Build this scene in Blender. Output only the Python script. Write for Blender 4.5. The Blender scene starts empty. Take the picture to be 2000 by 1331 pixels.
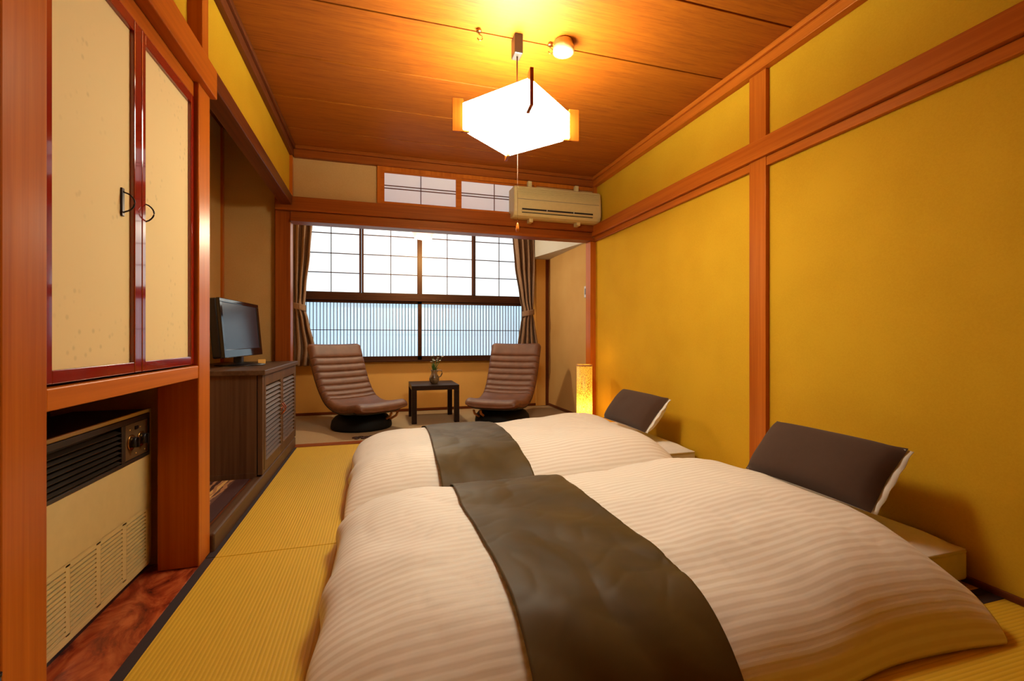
import bpy, bmesh, math, random
from mathutils import Vector, Matrix, noise
random.seed(4)
sc = bpy.context.scene
COL = sc.collection
PI = math.pi

# ------------------------------------------------------------------ camera, world, lights, exposure
cam_d = bpy.data.cameras.new('camera'); cam = bpy.data.objects.new('camera', cam_d); COL.objects.link(cam)
cam.location = (0, 0, 0.87)
cam.rotation_euler = (PI/2, 0, -math.atan(260/885))
cam_d.sensor_width = 36; cam_d.lens = 36*885/2000
cam_d.shift_y = -5.5/2000
cam_d.clip_start = 0.02
sc.camera = cam
sc.view_settings.view_transform = 'Standard'; sc.view_settings.look = 'None'
sc.view_settings.gamma = 1; sc.view_settings.use_curve_mapping = False
sc.view_settings.exposure = 0.18
w = bpy.data.worlds.new('sky'); sc.world = w; w.use_nodes = True
w.node_tree.nodes['Background'].inputs[0].default_value = (0.75, 0.88, 1, 1)
w.node_tree.nodes['Background'].inputs[1].default_value = 1.0
LAMP_COL = (1.0, 0.99, 0.78)
SHADE_COL = (1.0, 1.0, .81, 1)
SHADE_STRENGTH = 38.0
BULB_POWER = 13.0
VERANDA_POWER = 46.0
WINDOW_STRENGTH = 1.0
WINDOW_LOW = 1.75

# ------------------------------------------------------------------ materials
MATS = {}
def srgb(r, g, b):
    f = lambda c: (c/255/12.92 if c/255 <= .04045 else ((c/255+.055)/1.055)**2.4)
    return (f(r), f(g), f(b), 1)
class NT:
    def __init__(s, name):
        s.m = bpy.data.materials.new(name); s.m.use_nodes = True
        s.t = s.m.node_tree; s.b = s.t.nodes['Principled BSDF']
    def n(s, typ, **kw):
        x = s.t.nodes.new(typ)
        for k, v in kw.items():
            if k in x.inputs: x.inputs[k].default_value = v
            else: setattr(x, k, v)
        return x
    def l(s, a, b): s.t.links.new(a, b)
    def coord(s, scale, kind='Object'):
        tc = s.n('ShaderNodeTexCoord'); mp = s.n('ShaderNodeMapping')
        mp.inputs['Scale'].default_value = scale
        s.l(tc.outputs[kind], mp.inputs['Vector']); return mp.outputs[0]
    def ramp(s, fac, stops):
        r = s.n('ShaderNodeValToRGB'); e = r.color_ramp.elements
        while len(e) < len(stops): e.new(.5)
        for i, (p, c) in enumerate(stops): e[i].position = p; e[i].color = c
        s.l(fac, r.inputs[0]); return r.outputs[0]
    def bump(s, h, strength, dist=.01):
        b = s.n('ShaderNodeBump', Strength=strength, Distance=dist)
        s.l(h, b.inputs['Height']); s.l(b.outputs[0], s.b.inputs['Normal'])
def plain(name, c, rough=.5, metal=0, emis=None, es=0, spec=.5, coat=0, sheen=0):
    t = NT(name); t.b.inputs['Base Color'].default_value = c
    t.b.inputs['Roughness'].default_value = rough; t.b.inputs['Metallic'].default_value = metal
    t.b.inputs['Specular IOR Level'].default_value = spec
    t.b.inputs['Coat Weight'].default_value = coat; t.b.inputs['Sheen Weight'].default_value = sheen
    nz = t.n('ShaderNodeTexNoise', Scale=35.0, Detail=3.0)
    t.l(t.coord((1, 1, 1)), nz.inputs['Vector'])
    mx = t.n('ShaderNodeMix', data_type='RGBA'); mx.inputs[6].default_value = c
    mx.inputs[7].default_value = (c[0]*.86, c[1]*.86, c[2]*.86, 1)
    t.l(nz.outputs[0], mx.inputs[0]); t.l(mx.outputs[2], t.b.inputs['Base Color'])
    if emis:
        t.b.inputs['Emission Color'].default_value = emis; t.b.inputs['Emission Strength'].default_value = es
    return t.m
def wood(name, c1, c2, axis='z', rough=.32, fine=55, bumpv=.12, coat=.0):
    t = NT(name)
    s = {'x': (1.2, fine, fine), 'y': (fine, 1.2, fine), 'z': (fine, fine, 1.2)}[axis]
    v = t.coord(s)
    n1 = t.n('ShaderNodeTexNoise', Scale=1.0, Detail=5.0, Roughness=.62, Distortion=.4); t.l(v, n1.inputs['Vector'])
    s2 = {'x': (.5, 6, 6), 'y': (6, .5, 6), 'z': (6, 6, .5)}[axis]
    n2 = t.n('ShaderNodeTexNoise', Scale=1.0, Detail=2.0); t.l(t.coord(s2), n2.inputs['Vector'])
    ad = t.n('ShaderNodeMath', operation='ADD'); t.l(n1.outputs[0], ad.inputs[0]); t.l(n2.outputs[0], ad.inputs[1])
    ml = t.n('ShaderNodeMath', operation='MULTIPLY'); t.l(ad.outputs[0], ml.inputs[0]); ml.inputs[1].default_value = .5
    t.l(t.ramp(ml.outputs[0], [(.36, c2), (.64, c1)]), t.b.inputs['Base Color'])
    t.b.inputs['Roughness'].default_value = rough; t.b.inputs['Coat Weight'].default_value = coat
    t.b.inputs['Specular IOR Level'].default_value = .2; t.b.inputs['Specular Tint'].default_value = (1, .68, .3, 1)
    t.bump(n1.outputs[0], bumpv, .002)
    return t.m
def plaster(name, c1, c2, scale=700, bumpv=.25):
    t = NT(name); v = t.coord((1, 1, 1))
    n1 = t.n('ShaderNodeTexNoise', Scale=float(scale), Detail=2.0); t.l(v, n1.inputs['Vector'])
    n2 = t.n('ShaderNodeTexNoise', Scale=3.0, Detail=2.0); t.l(v, n2.inputs['Vector'])
    n3 = t.n('ShaderNodeTexNoise', Scale=160.0, Detail=2.0); t.l(v, n3.inputs['Vector'])
    ad = t.n('ShaderNodeMath', operation='MULTIPLY_ADD'); t.l(n3.outputs[0], ad.inputs[0]); ad.inputs[1].default_value = .7
    t.l(n2.outputs[0], ad.inputs[2])
    t.l(t.ramp(ad.outputs[0], [(.35, c2), (1.3, c1)]), t.b.inputs['Base Color'])
    t.b.inputs['Roughness'].default_value = .9; t.b.inputs['Specular IOR Level'].default_value = .15
    t.bump(n1.outputs[0], bumpv, .002)
    return t.m
WC1, WC2 = srgb(206, 158, 30), srgb(194, 144, 22)
M = {}
M['wall'] = plaster('ochre_sand_plaster', WC1, WC2)
M['wall_v'] = plaster('warm_plaster', srgb(226, 172, 92), srgb(216, 160, 78))
M['wall_pale'] = plaster('beige_plaster', srgb(200, 158, 96), srgb(188, 142, 80))
M['white_plaster'] = plaster('white_plaster', srgb(210, 205, 195), srgb(200, 195, 182))
W1, W2 = srgb(196, 106, 30), srgb(162, 78, 18)
for a in 'xyz': M['wood_'+a] = wood('cedar_'+a, W1, W2, a, .3)
for a in 'xyz': M['mwood_'+a] = wood('mid_cedar_'+a, srgb(158, 80, 26), srgb(122, 54, 15), a, .4)  # darker copy of the cedar for the far lintel, cornice, post and sill
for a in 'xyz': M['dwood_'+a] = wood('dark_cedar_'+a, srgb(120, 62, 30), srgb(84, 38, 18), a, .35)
for a in 'xyz': M['win_'+a] = wood('window_timber_'+a, srgb(74, 40, 26), srgb(50, 26, 16), a, .45)
for a in 'xyz': M['cab_'+a] = wood('walnut_stain_'+a, srgb(104, 76, 54), srgb(72, 48, 34), a, .42)
M['gap'] = plain('black_gap', srgb(24, 16, 12), .7)
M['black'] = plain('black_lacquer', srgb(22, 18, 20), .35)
M['matt_black'] = plain('matt_black_metal', srgb(16, 14, 14), .7, spec=.2)
M['blackwood'] = wood('black_brown_veneer', srgb(44, 32, 30), srgb(30, 20, 20), 'x', .38)
M['red'] = plain('red_lacquer', srgb(138, 22, 14), .09, spec=.7, coat=.6)
M['bronze'] = plain('dark_bronze', srgb(46, 32, 28), .3, .7)
M['copper'] = plain('copper_metal', srgb(190, 110, 80), .25, .9)
M['gold'] = plain('brass_metal', srgb(170, 120, 60), .25, .9)
M['plastic'] = plain('cream_plastic', srgb(214, 190, 128), .45)
M['heater'] = plain('beige_enamel', srgb(206, 182, 122), .38)
M['heater_dark'] = plain('brown_plastic', srgb(44, 33, 23), .42)
M['white_plastic'] = plain('white_plastic', srgb(215, 210, 205), .4)
M['dimple'] = plain('grey_plastic', srgb(120, 110, 100), .4)
M['pillow_dark'] = plain('dark_brown_cotton', srgb(78, 56, 43), .9, spec=.15, sheen=.1)
M['cotton'] = plain('cream_cotton', srgb(236, 228, 216), .85, spec=.2)
M['mattress'] = plain('cream_ticking', srgb(222, 210, 180), .85, spec=.2)
M['cord_white'] = plain('cord', srgb(150, 105, 70), .6)
M['green'] = plain('leaf_green', srgb(66, 110, 44), .6)
M['petal'] = plain('white_petal', srgb(235, 232, 222), .6)
M['label_yellow'] = plain('yellow_card', srgb(230, 180, 90), .6)
M['light_wood'] = wood('bent_ash', srgb(190, 130, 80), srgb(160, 100, 56), 'x', .35)

def mk_ceiling():
    t = NT('ceiling_veneer')
    v = t.coord((1.3, 26, 1))
    wv = t.n('ShaderNodeTexNoise', Scale=1.0, Detail=6.0, Roughness=.6, Distortion=1.6); t.l(v, wv.inputs['Vector'])
    n2 = t.n('ShaderNodeTexNoise', Scale=1.0, Detail=4.0, Roughness=.7); t.l(t.coord((9, 130, 1)), n2.inputs['Vector'])
    ad = t.n('ShaderNodeMath', operation='ADD'); t.l(wv.outputs[0], ad.inputs[0]); t.l(n2.outputs[0], ad.inputs[1])
    ml = t.n('ShaderNodeMath', operation='MULTIPLY'); t.l(ad.outputs[0], ml.inputs[0]); ml.inputs[1].default_value = .5
    t.l(t.ramp(ml.outputs[0], [(.38, srgb(138, 68, 13)), (.5, srgb(158, 82, 15)), (.64, srgb(170, 92, 17))]), t.b.inputs['Base Color'])
    t.b.inputs['Roughness'].default_value = .5; t.b.inputs['Specular IOR Level'].default_value = .25
    t.bump(ml.outputs[0], .08, .002)
    return t.m
M['ceiling'] = mk_ceiling()
def mk_tatami(name, axis):
    t = NT(name)
    wv = t.n('ShaderNodeTexWave', Scale=26.0, Distortion=.0); wv.bands_direction = 'X' if axis == 'y' else 'Y'
    wv.wave_profile = 'SIN'
    t.l(t.coord((1, 1, 1)), wv.inputs['Vector'])
    w2 = t.n('ShaderNodeTexWave', Scale=85.0, Distortion=1.0, Detail=1.0); w2.bands_direction = 'Y' if axis == 'y' else 'X'
    t.l(t.coord((1, 1, 1)), w2.inputs['Vector'])
    n = t.n('ShaderNodeTexNoise', Scale=1.0, Detail=3.0); t.l(t.coord((60, 6, 1) if axis == 'y' else (6, 60, 1)), n.inputs['Vector'])
    a1 = t.n('ShaderNodeMath', operation='MULTIPLY_ADD'); t.l(w2.outputs['Fac'], a1.inputs[0]); a1.inputs[1].default_value = .3; t.l(wv.outputs['Fac'], a1.inputs[2])
    a2 = t.n('ShaderNodeMath', operation='MULTIPLY_ADD'); t.l(n.outputs[0], a2.inputs[0]); a2.inputs[1].default_value = .7; t.l(a1.outputs[0], a2.inputs[2])
    t.l(t.ramp(a2.outputs[0], [(.1, srgb(182, 138, 28)), (.9, srgb(212, 166, 40))]), t.b.inputs['Base Color'])
    a2m = t.n('ShaderNodeMath', operation='MULTIPLY'); t.l(a2.outputs[0], a2m.inputs[0]); a2m.inputs[1].default_value = .5
    t.b.inputs['Roughness'].default_value = .62; t.b.inputs['Specular IOR Level'].default_value = .3
    t.bump(a1.outputs[0], .3, .002)
    return t.m
M['tatami_y'] = mk_tatami('rush_tatami_y', 'y'); M['tatami_x'] = mk_tatami('rush_tatami_x', 'x')
M['heri'] = plain('tatami_border_cloth', srgb(46, 26, 24), .85)
def mk_board():
    t = NT('burr_wood_board')
    n = t.n('ShaderNodeTexNoise', Scale=5.0, Detail=6.0, Roughness=.6, Distortion=2.6); t.l(t.coord((1.6, 1, 1)), n.inputs['Vector'])
    t.l(t.ramp(n.outputs[0], [(.32, srgb(90, 30, 16)), (.5, srgb(150, 60, 28)), (.68, srgb(186, 92, 46))]), t.b.inputs['Base Color'])
    t.b.inputs['Roughness'].default_value = .25
    return t.m
M['board'] = mk_board()
def mk_paper_panel():
    t = NT('printed_cream_paper')
    v = t.coord((1, 1, 1))
    cl = t.n('ShaderNodeTexNoise', Scale=5.0, Detail=1.0); t.l(v, cl.inputs['Vector'])
    vo = t.n('ShaderNodeTexVoronoi', Scale=38.0); t.l(v, vo.inputs['Vector'])
    sp = t.ramp(vo.outputs['Distance'], [(.12, (1, 1, 1, 1)), (.3, (0, 0, 0, 1))])
    mk = t.ramp(cl.outputs[0], [(.5, (0, 0, 0, 1)), (.62, (1, 1, 1, 1))])
    m = t.n('ShaderNodeMix', data_type='RGBA', blend_type='MULTIPLY'); m.inputs[0].default_value = 1
    t.l(sp, m.inputs[6]); t.l(mk, m.inputs[7])
    m2 = t.n('ShaderNodeMath', operation='MULTIPLY'); t.l(m.outputs[2], m2.inputs[0]); m2.inputs[1].default_value = .35
    mx = t.n('ShaderNodeMix', data_type='RGBA'); mx.inputs[6].default_value = srgb(226, 200, 142); mx.inputs[7].default_value = srgb(170, 150, 108)
    t.l(m2.outputs[0], mx.inputs[0]); t.l(mx.outputs[2], t.b.inputs['Base Color'])
    t.b.inputs['Roughness'].default_value = .8
    return t.m
M['paper_print'] = mk_paper_panel()
def mk_duvet():
    t = NT('striped_satin_cotton')
    uv = t.n('ShaderNodeUVMap', uv_map='UVMap')
    wv = t.n('ShaderNodeTexWave', Scale=11.0, Distortion=.08, Detail=1.0); wv.bands_direction = 'Y'; wv.wave_profile = 'SIN'
    t.l(uv.outputs[0], wv.inputs['Vector'])
    st = t.ramp(wv.outputs['Fac'], [(.2, (0, 0, 0, 1)), (.8, (1, 1, 1, 1))])
    mx = t.n('ShaderNodeMix', data_type='RGBA'); mx.inputs[6].default_value = srgb(226, 212, 194); mx.inputs[7].default_value = srgb(238, 228, 214)
    t.l(st, mx.inputs[0]); t.l(mx.outputs[2], t.b.inputs['Base Color'])
    rr = t.n('ShaderNodeMapRange'); t.l(st, rr.inputs[0]); rr.inputs[3].default_value = .5; rr.inputs[4].default_value = .75
    t.l(rr.outputs[0], t.b.inputs['Roughness']); t.b.inputs['Specular IOR Level'].default_value = .3
    t.b.inputs['Sheen Weight'].default_value = .15
    nz = t.n('ShaderNodeTexNoise', Scale=9.0, Detail=4.0, Roughness=.55); t.l(uv.outputs[0], nz.inputs['Vector'])
    ad = t.n('ShaderNodeMath', operation='MULTIPLY_ADD'); t.l(nz.outputs[0], ad.inputs[0]); ad.inputs[1].default_value = 1.2
    t.l(st, ad.inputs[2])
    t.bump(ad.outputs[0], .11, .003)
    return t.m
M['duvet'] = mk_duvet()
def mk_runner():
    t = NT('olive_satin_cloth')
    uv = t.n('ShaderNodeUVMap', uv_map='UVMap')
    nz = t.n('ShaderNodeTexNoise', Scale=5.0, Detail=3.0, Distortion=.6); t.l(uv.outputs[0], nz.inputs['Vector'])
    t.l(t.ramp(nz.outputs[0], [(.35, srgb(78, 60, 27)), (.65, srgb(90, 70, 34))]), t.b.inputs['Base Color'])
    t.b.inputs['Roughness'].default_value = .5; t.b.inputs['Specular IOR Level'].default_value = .16
    t.bump(nz.outputs[0], .25, .008)
    return t.m
M['runner'] = mk_runner()
def mk_leather():
    t = NT('brown_leather')
    nz = t.n('ShaderNodeTexNoise', Scale=140.0, Detail=3.0); t.l(t.coord((1, 1, 1)), nz.inputs['Vector'])
    n2 = t.n('ShaderNodeTexNoise', Scale=14.0, Detail=2.0); t.l(t.coord((1, 1, 1)), n2.inputs['Vector'])
    t.l(t.ramp(n2.outputs[0], [(.3, srgb(98, 58, 36)), (.7, srgb(114, 70, 44))]), t.b.inputs['Base Color'])
    t.b.inputs['Roughness'].default_value = .5
    t.bump(nz.outputs[0], .12, .002)
    return t.m
M['leather'] = mk_leather()
M['seam'] = plain('dark_seam', srgb(62, 28, 18), .7)
def mk_carpet():
    t = NT('beige_carpet')
    nz = t.n('ShaderNodeTexNoise', Scale=220.0, Detail=3.0); t.l(t.coord((1, 1, 1)), nz.inputs['Vector'])
    t.l(t.ramp(nz.outputs[0], [(.3, srgb(150, 122, 88)), (.7, srgb(184, 156, 120))]), t.b.inputs['Base Color'])
    t.b.inputs['Roughness'].default_value = .95; t.b.inputs['Specular IOR Level'].default_value = .1
    t.bump(nz.outputs[0], .6, .006)
    return t.m
M['carpet'] = mk_carpet()
def mk_curtain():
    t = NT('taupe_curtain_cloth')
    nz = t.n('ShaderNodeTexNoise', Scale=240.0, Detail=2.0); t.l(t.coord((1, 1, .25)), nz.inputs['Vector'])
    t.l(t.ramp(nz.outputs[0], [(.3, srgb(128, 98, 76)), (.7, srgb(150, 118, 94))]), t.b.inputs['Base Color'])
    t.b.inputs['Roughness'].default_value = .85; t.b.inputs['Specular IOR Level'].default_value = .15
    t.bump(nz.outputs[0], .2, .002)
    return t.m
M['curtain'] = mk_curtain()
def emis_paper(name, c, strength, noise_amt=.0, scale=3.0, c2=None):
    t = NT(name)
    t.b.inputs['Base Color'].default_value = (.4, .4, .4, 1); t.b.inputs['Roughness'].default_value = .7
    t.b.inputs['Emission Strength'].default_value = strength
    if c2:
        nz = t.n('ShaderNodeTexNoise', Scale=scale, Detail=1.5); t.l(t.coord((1, 1, 1)), nz.inputs['Vector'])
        t.l(t.ramp(nz.outputs[0], [(.4, c2), (.6, c)]), t.b.inputs['Emission Color'])
    else: t.b.inputs['Emission Color'].default_value = c
    return t.m
M['shoji'] = emis_paper('daylit_shoji_paper', (.80, .95, 1, 1), WINDOW_STRENGTH)
M['frosted'] = emis_paper('daylit_frosted_glass', (.55, .83, 1, 1), WINDOW_LOW*.5, scale=1.6, c2=(.54, .75, .90, 1))
M['shade'] = emis_paper('lit_shade_paper', SHADE_COL, SHADE_STRENGTH)
M['led'] = emis_paper('lit_lens', (1, .85, .6, 1), 9.0)
M['globe'] = emis_paper('lit_bulb', (1, .8, .5, 1), 6.0)
def mk_ranma():
    t = NT('transom_paper'); t.b.inputs['Base Color'].default_value = srgb(214, 200, 186); t.b.inputs['Roughness'].default_value = .8
    t.b.inputs['Emission Color'].default_value = (.75, .8, 1, 1); t.b.inputs['Emission Strength'].default_value = .22
    return t.m
M['ranma'] = mk_ranma()
def mk_floorlamp():
    t = NT('lit_mulberry_fibre_shade')
    nz = t.n('ShaderNodeTexNoise', Scale=1.0, Detail=5.0, Roughness=.75, Distortion=.6); t.l(t.coord((90, 90, 150)), nz.inputs['Vector'])
    c = t.ramp(nz.outputs[0], [(.42, (.16, .045, .002, 1)), (.56, (1, .46, .03, 1))])
    t.b.inputs['Base Color'].default_value = (.4, .2, .03, 1)
    t.l(c, t.b.inputs['Emission Color'])
    # the bulb stands low inside: paper glows most round it
    sx = t.n('ShaderNodeSeparateXYZ'); t.l(t.coord((1, 1, 1)), sx.inputs[0])
    a = t.n('ShaderNodeMath', operation='SUBTRACT'); t.l(sx.outputs[2], a.inputs[0]); a.inputs[1].default_value = .24
    b = t.n('ShaderNodeMath', operation='POWER'); t.l(a.outputs[0], b.inputs[0]); b.inputs[1].default_value = 2
    d = t.n('ShaderNodeMath', operation='ADD'); t.l(b.outputs[0], d.inputs[0]); d.inputs[1].default_value = .0030
    e = t.n('ShaderNodeMath', operation='DIVIDE'); e.inputs[0].default_value = .026; t.l(d.outputs[0], e.inputs[1])
    f = t.n('ShaderNodeMath', operation='ADD'); t.l(e.outputs[0], f.inputs[0]); f.inputs[1].default_value = .75
    t.l(f.outputs[0], t.b.inputs['Emission Strength'])
    return t.m
M['fibre'] = mk_floorlamp()
def mk_rug():
    t = NT('woven_patterned_rug')
    v = t.coord((1, 1, 1))
    w1 = t.n('ShaderNodeTexVoronoi', Scale=26.0, distance='MANHATTAN'); t.l(v, w1.inputs['Vector'])
    sx = t.n('ShaderNodeSeparateXYZ'); t.l(v, sx.inputs[0])
    # stripes by X: dark border, patterned band, yellow, field
    maroon, yel = srgb(58, 20, 16), srgb(214, 170, 96)
    r = t.n('ShaderNodeMapRange'); t.l(sx.outputs[0], r.inputs[0])
    r.inputs[1].default_value = -.52; r.inputs[2].default_value = 0
    band = t.n('ShaderNodeValToRGB'); band.color_ramp.interpolation = 'CONSTANT'
    e = band.color_ramp.elements; cols = [(0, maroon), (.30, yel), (.38, maroon), (.56, yel), (.62, maroon), (.74, yel), (.80, srgb(96, 60, 44)), (.865, maroon)]
    while len(e) < len(cols): e.new(.5)
    for i, (p, c) in enumerate(cols): e[i].position = p; e[i].color = c
    t.l(r.outputs[0], band.inputs[0])
    wv = t.n('ShaderNodeTexWave', Scale=9.0, Distortion=6.0, Detail=2.0); t.l(v, wv.inputs['Vector'])
    mk = t.n('ShaderNodeMath', operation='GREATER_THAN'); t.l(wv.outputs['Fac'], mk.inputs[0]); mk.inputs[1].default_value = .62
    pm = t.n('ShaderNodeMapRange'); pm.interpolation_type = 'LINEAR'; t.l(sx.outputs[0], pm.inputs[0])
    lt = t.n('ShaderNodeMath', operation='LESS_THAN'); t.l(sx.outputs[0], lt.inputs[0]); lt.inputs[1].default_value = -.072
    mm = t.n('ShaderNodeMath', operation='MULTIPLY'); t.l(mk.outputs[0], mm.inputs[0]); t.l(lt.outputs[0], mm.inputs[1])
    mx = t.n('ShaderNodeMix', data_type='RGBA'); t.l(mm.outputs[0], mx.inputs[0]); t.l(band.outputs[0], mx.inputs[6]); mx.inputs[7].default_value = srgb(170, 120, 78)
    t.l(mx.outputs[2], t.b.inputs['Base Color']); t.b.inputs['Roughness'].default_value = .9
    return t.m
M['rug'] = mk_rug()
def mk_screen():
    t = NT('dark_screen_glass'); t.b.inputs['Base Color'].default_value = srgb(34, 40, 56)
    t.b.inputs['Roughness'].default_value = .24; t.b.inputs['Specular IOR Level'].default_value = .8
    return t.m
M['screen'] = mk_screen()
def mk_pot():
    t = NT('glazed_stoneware')
    nz = t.n('ShaderNodeTexNoise', Scale=18.0, Detail=3.0); t.l(t.coord((1, 1, 1)), nz.inputs['Vector'])
    t.l(t.ramp(nz.outputs[0], [(.35, srgb(70, 50, 34)), (.65, srgb(150, 125, 90))]), t.b.inputs['Base Color'])
    t.b.inputs['Roughness'].default_value = .25
    return t.m
M['pot'] = mk_pot()
def mk_glass():
    t = NT('frosted_pink_glass'); t.b.inputs['Base Color'].default_value = (.8, .5, .5, 1)
    t.b.inputs['Roughness'].default_value = .3; t.b.inputs['Transmission Weight'].default_value = .35
    return t.m
M['pinkglass'] = mk_glass()

# ------------------------------------------------------------------ geometry helpers
class MB:
    """collects shapes in world (or local) coordinates, then links them as ONE mesh object"""
    def __init__(s): s.bm = bmesh.new(); s.mats = []; s.cur = 0
    def mat(s, m):
        if m not in s.mats: s.mats.append(m)
        s.cur = s.mats.index(m); return s
    def _tag(s, fs):
        for f in fs: f.material_index = s.cur
    def box(s, x0, x1, y0, y1, z0, z1, bev=0, seg=2, mtx=None):
        x0, x1 = min(x0, x1), max(x0, x1); y0, y1 = min(y0, y1), max(y0, y1); z0, z1 = min(z0, z1), max(z0, z1)
        n0 = len(s.bm.faces)
        t = bmesh.new()
        vs = [t.verts.new((x, y, z)) for z in (z0, z1) for y in (y0, y1) for x in (x0, x1)]
        for q in ((0, 2, 3, 1), (4, 5, 7, 6), (0, 1, 5, 4), (2, 6, 7, 3), (0, 4, 6, 2), (1, 3, 7, 5)):
            t.faces.new([vs[i] for i in q])
        if bev: bmesh.ops.bevel(t, geom=t.edges[:], offset=bev, segments=seg, affect='EDGES', profile=.5)
        if mtx: bmesh.ops.transform(t, matrix=mtx, verts=t.verts[:])
        s._merge(t); return s
    def _merge(s, t):
        vm = {v: s.bm.verts.new(v.co) for v in t.verts}
        for f in t.faces:
            try: nf = s.bm.faces.new([vm[v] for v in f.verts]); nf.material_index = s.cur; nf.smooth = f.smooth
            except ValueError: pass
        t.free()
    def prism(s, pts, z0, z1):
        t = bmesh.new(); a = [t.verts.new((x, y, z0)) for x, y in pts]; b = [t.verts.new((x, y, z1)) for x, y in pts]; n = len(pts)
        t.faces.new(a[::-1]); t.faces.new(b)
        for i in range(n): t.faces.new((a[i], a[(i+1) % n], b[(i+1) % n], b[i]))
        bmesh.ops.recalc_face_normals(t, faces=t.faces[:]); s._merge(t); return s
    def grid(s, P, smooth=True, closed=False):
        """P[i][j] points"""
        t = bmesh.new(); V = [[t.verts.new(p) for p in r] for r in P]
        n = len(P); m = len(P[0])
        for i in range(n-1):
            for j in range(m if closed else m-1):
                f = t.faces.new((V[i][j], V[i+1][j], V[i+1][(j+1) % m], V[i][(j+1) % m])); f.smooth = smooth
        s._merge(t); return s
    def lathe(s, prof, c=(0, 0, 0), n=24, cap=True, mtx=None):
        t = bmesh.new(); R = []
        for r, z in prof: R.append([t.verts.new((c[0]+r*math.cos(2*PI*k/n), c[1]+r*math.sin(2*PI*k/n), c[2]+z)) for k in range(n)])
        for a, b in zip(R, R[1:]):
            for k in range(n):
                f = t.faces.new((a[k], a[(k+1) % n], b[(k+1) % n], b[k])); f.smooth = True
        if cap:
            if prof[0][0] > 1e-5: t.faces.new(R[0][::-1])
            if prof[-1][0] > 1e-5: t.faces.new(R[-1])
        bmesh.ops.remove_doubles(t, verts=t.verts[:], dist=1e-6)
        bmesh.ops.recalc_face_normals(t, faces=t.faces[:])
        if mtx: bmesh.ops.transform(t, matrix=mtx, verts=t.verts[:])
        s._merge(t); return s
    def tube(s, pts, r, n=8, rs=None):
        pts = [Vector(p) for p in pts]; t = bmesh.new(); R = []
        up = Vector((0, 0, 1))
        for i, p in enumerate(pts):
            d = (pts[min(i+1, len(pts)-1)]-pts[max(i-1, 0)]).normalized()
            a = d.cross(up)
            if a.length < .1: a = d.cross(Vector((1, 0, 0)))
            a.normalize(); b = d.cross(a).normalized(); rr = rs[i] if rs else r
            R.append([t.verts.new(p+a*rr*math.cos(2*PI*k/n)+b*rr*math.sin(2*PI*k/n)) for k in range(n)])
        for a, b in zip(R, R[1:]):
            for k in range(n): t.faces.new((a[k], a[(k+1) % n], b[(k+1) % n], b[k])).smooth = True
        t.faces.new(R[0][::-1]); t.faces.new(R[-1])
        bmesh.ops.recalc_face_normals(t, faces=t.faces[:]); s._merge(t); return s
    def build(s, name, mat, parent=None, local=False, kind=None, label=None, recalc=False):
        if recalc: bmesh.ops.recalc_face_normals(s.bm, faces=s.bm.faces[:])
        if parent is not None and not local:
            off = ORG.get(parent.name, Vector((0, 0, 0)))
            for v in s.bm.verts: v.co -= off
        me = bpy.data.meshes.new(name); s.bm.to_mesh(me); s.bm.free()
        for m in (s.mats or [mat]): me.materials.append(M[m] if isinstance(m, str) else m)
        o = bpy.data.objects.new(name, me); COL.objects.link(o)
        if parent is not None: o.parent = parent; ORG[o.name] = ORG.get(parent.name, Vector((0, 0, 0)))
        if kind: o['kind'] = kind
        if label: o['label'] = label
        return o
ORG = {}
def box(*a, **k): return MB().box(*a, **k)
def thing(name, label, cat, loc, rz=0, group=None):
    o = bpy.data.objects.new(name, None); COL.objects.link(o); o.empty_display_size = .1
    o.location = loc; o.rotation_euler = (0, 0, rz); o['label'] = label; o['category'] = cat
    if group: o['group'] = group
    ORG[o.name] = Vector(loc); return o
def tag(o, label, cat, group=None):
    o['label'] = label; o['category'] = cat
    if group: o['group'] = group
    return o
def recenter(o):
    """put a top-level mesh's origin at its own base"""
    me = o.data; xs = [v.co for v in me.vertices]
    c = Vector(((min(v.x for v in xs)+max(v.x for v in xs))/2, (min(v.y for v in xs)+max(v.y for v in xs))/2, min(v.z for v in xs)))
    for v in me.vertices: v.co -= c
    o.location = c; ORG[o.name] = c; return o
def struct(name, mb, mat, parent=None):
    return mb.build(name, mat, parent, kind=None if parent else 'structure')
NTR = [0]
def trim(mb, mat):
    NTR[0] += 1
    return struct('trim_%d' % NTR[0], mb, mat)

# ------------------------------------------------------------------ the setting
LX, RX, FY, CZ = -.68, 2.01, 3.978, 2.40
# floor: sub floor + tatami mats
fl = struct('floor', box(-2.2, 2.6, -1.7, 6.0, -.12, -.055), 'gap')
def mat_(x0, x1, y0, y1, ax):
    g = .0012
    o = box(x0+g, x1-g, y0+g, y1-g, -.055, 0, bev=.003, seg=1).build('tatami_mat', 'tatami_'+ax, fl)
    return o
def heri(mt, x0, x1, y0, y1): box(x0, x1, y0, y1, -.0002, .0012).build('border_cloth', 'heri', mt)
for (y0, y1) in ((-1.67, .19), (.19, 2.05), (2.05, 3.92)):
    m = mat_(-.655, .265, y0, y1, 'y')
    heri(m, -.654, -.622, y0+.002, y1-.002); heri(m, .235, .264, y0+.002, y1-.002)
for (y0, y1) in ((-.86, .08), (.08, 1.02), (1.02, 1.96), (1.96, 2.9), (2.9, 3.92)):
    m = mat_(.265, 2.0, y0, y1, 'x')
    heri(m, .267, 1.998, y0+.001, y0+.03); heri(m, .267, 1.998, y1-.035, y1-.001)
# veranda floor (carpeted) and the wooden sill between
struct('floor_veranda', box(-.95, 2.15, 4.03, 5.56, -.055, -.004), 'carpet')
trim(box(-.66, 2.0, 3.922, 4.03, -.055, .002, bev=.002), 'mwood_x')
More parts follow.
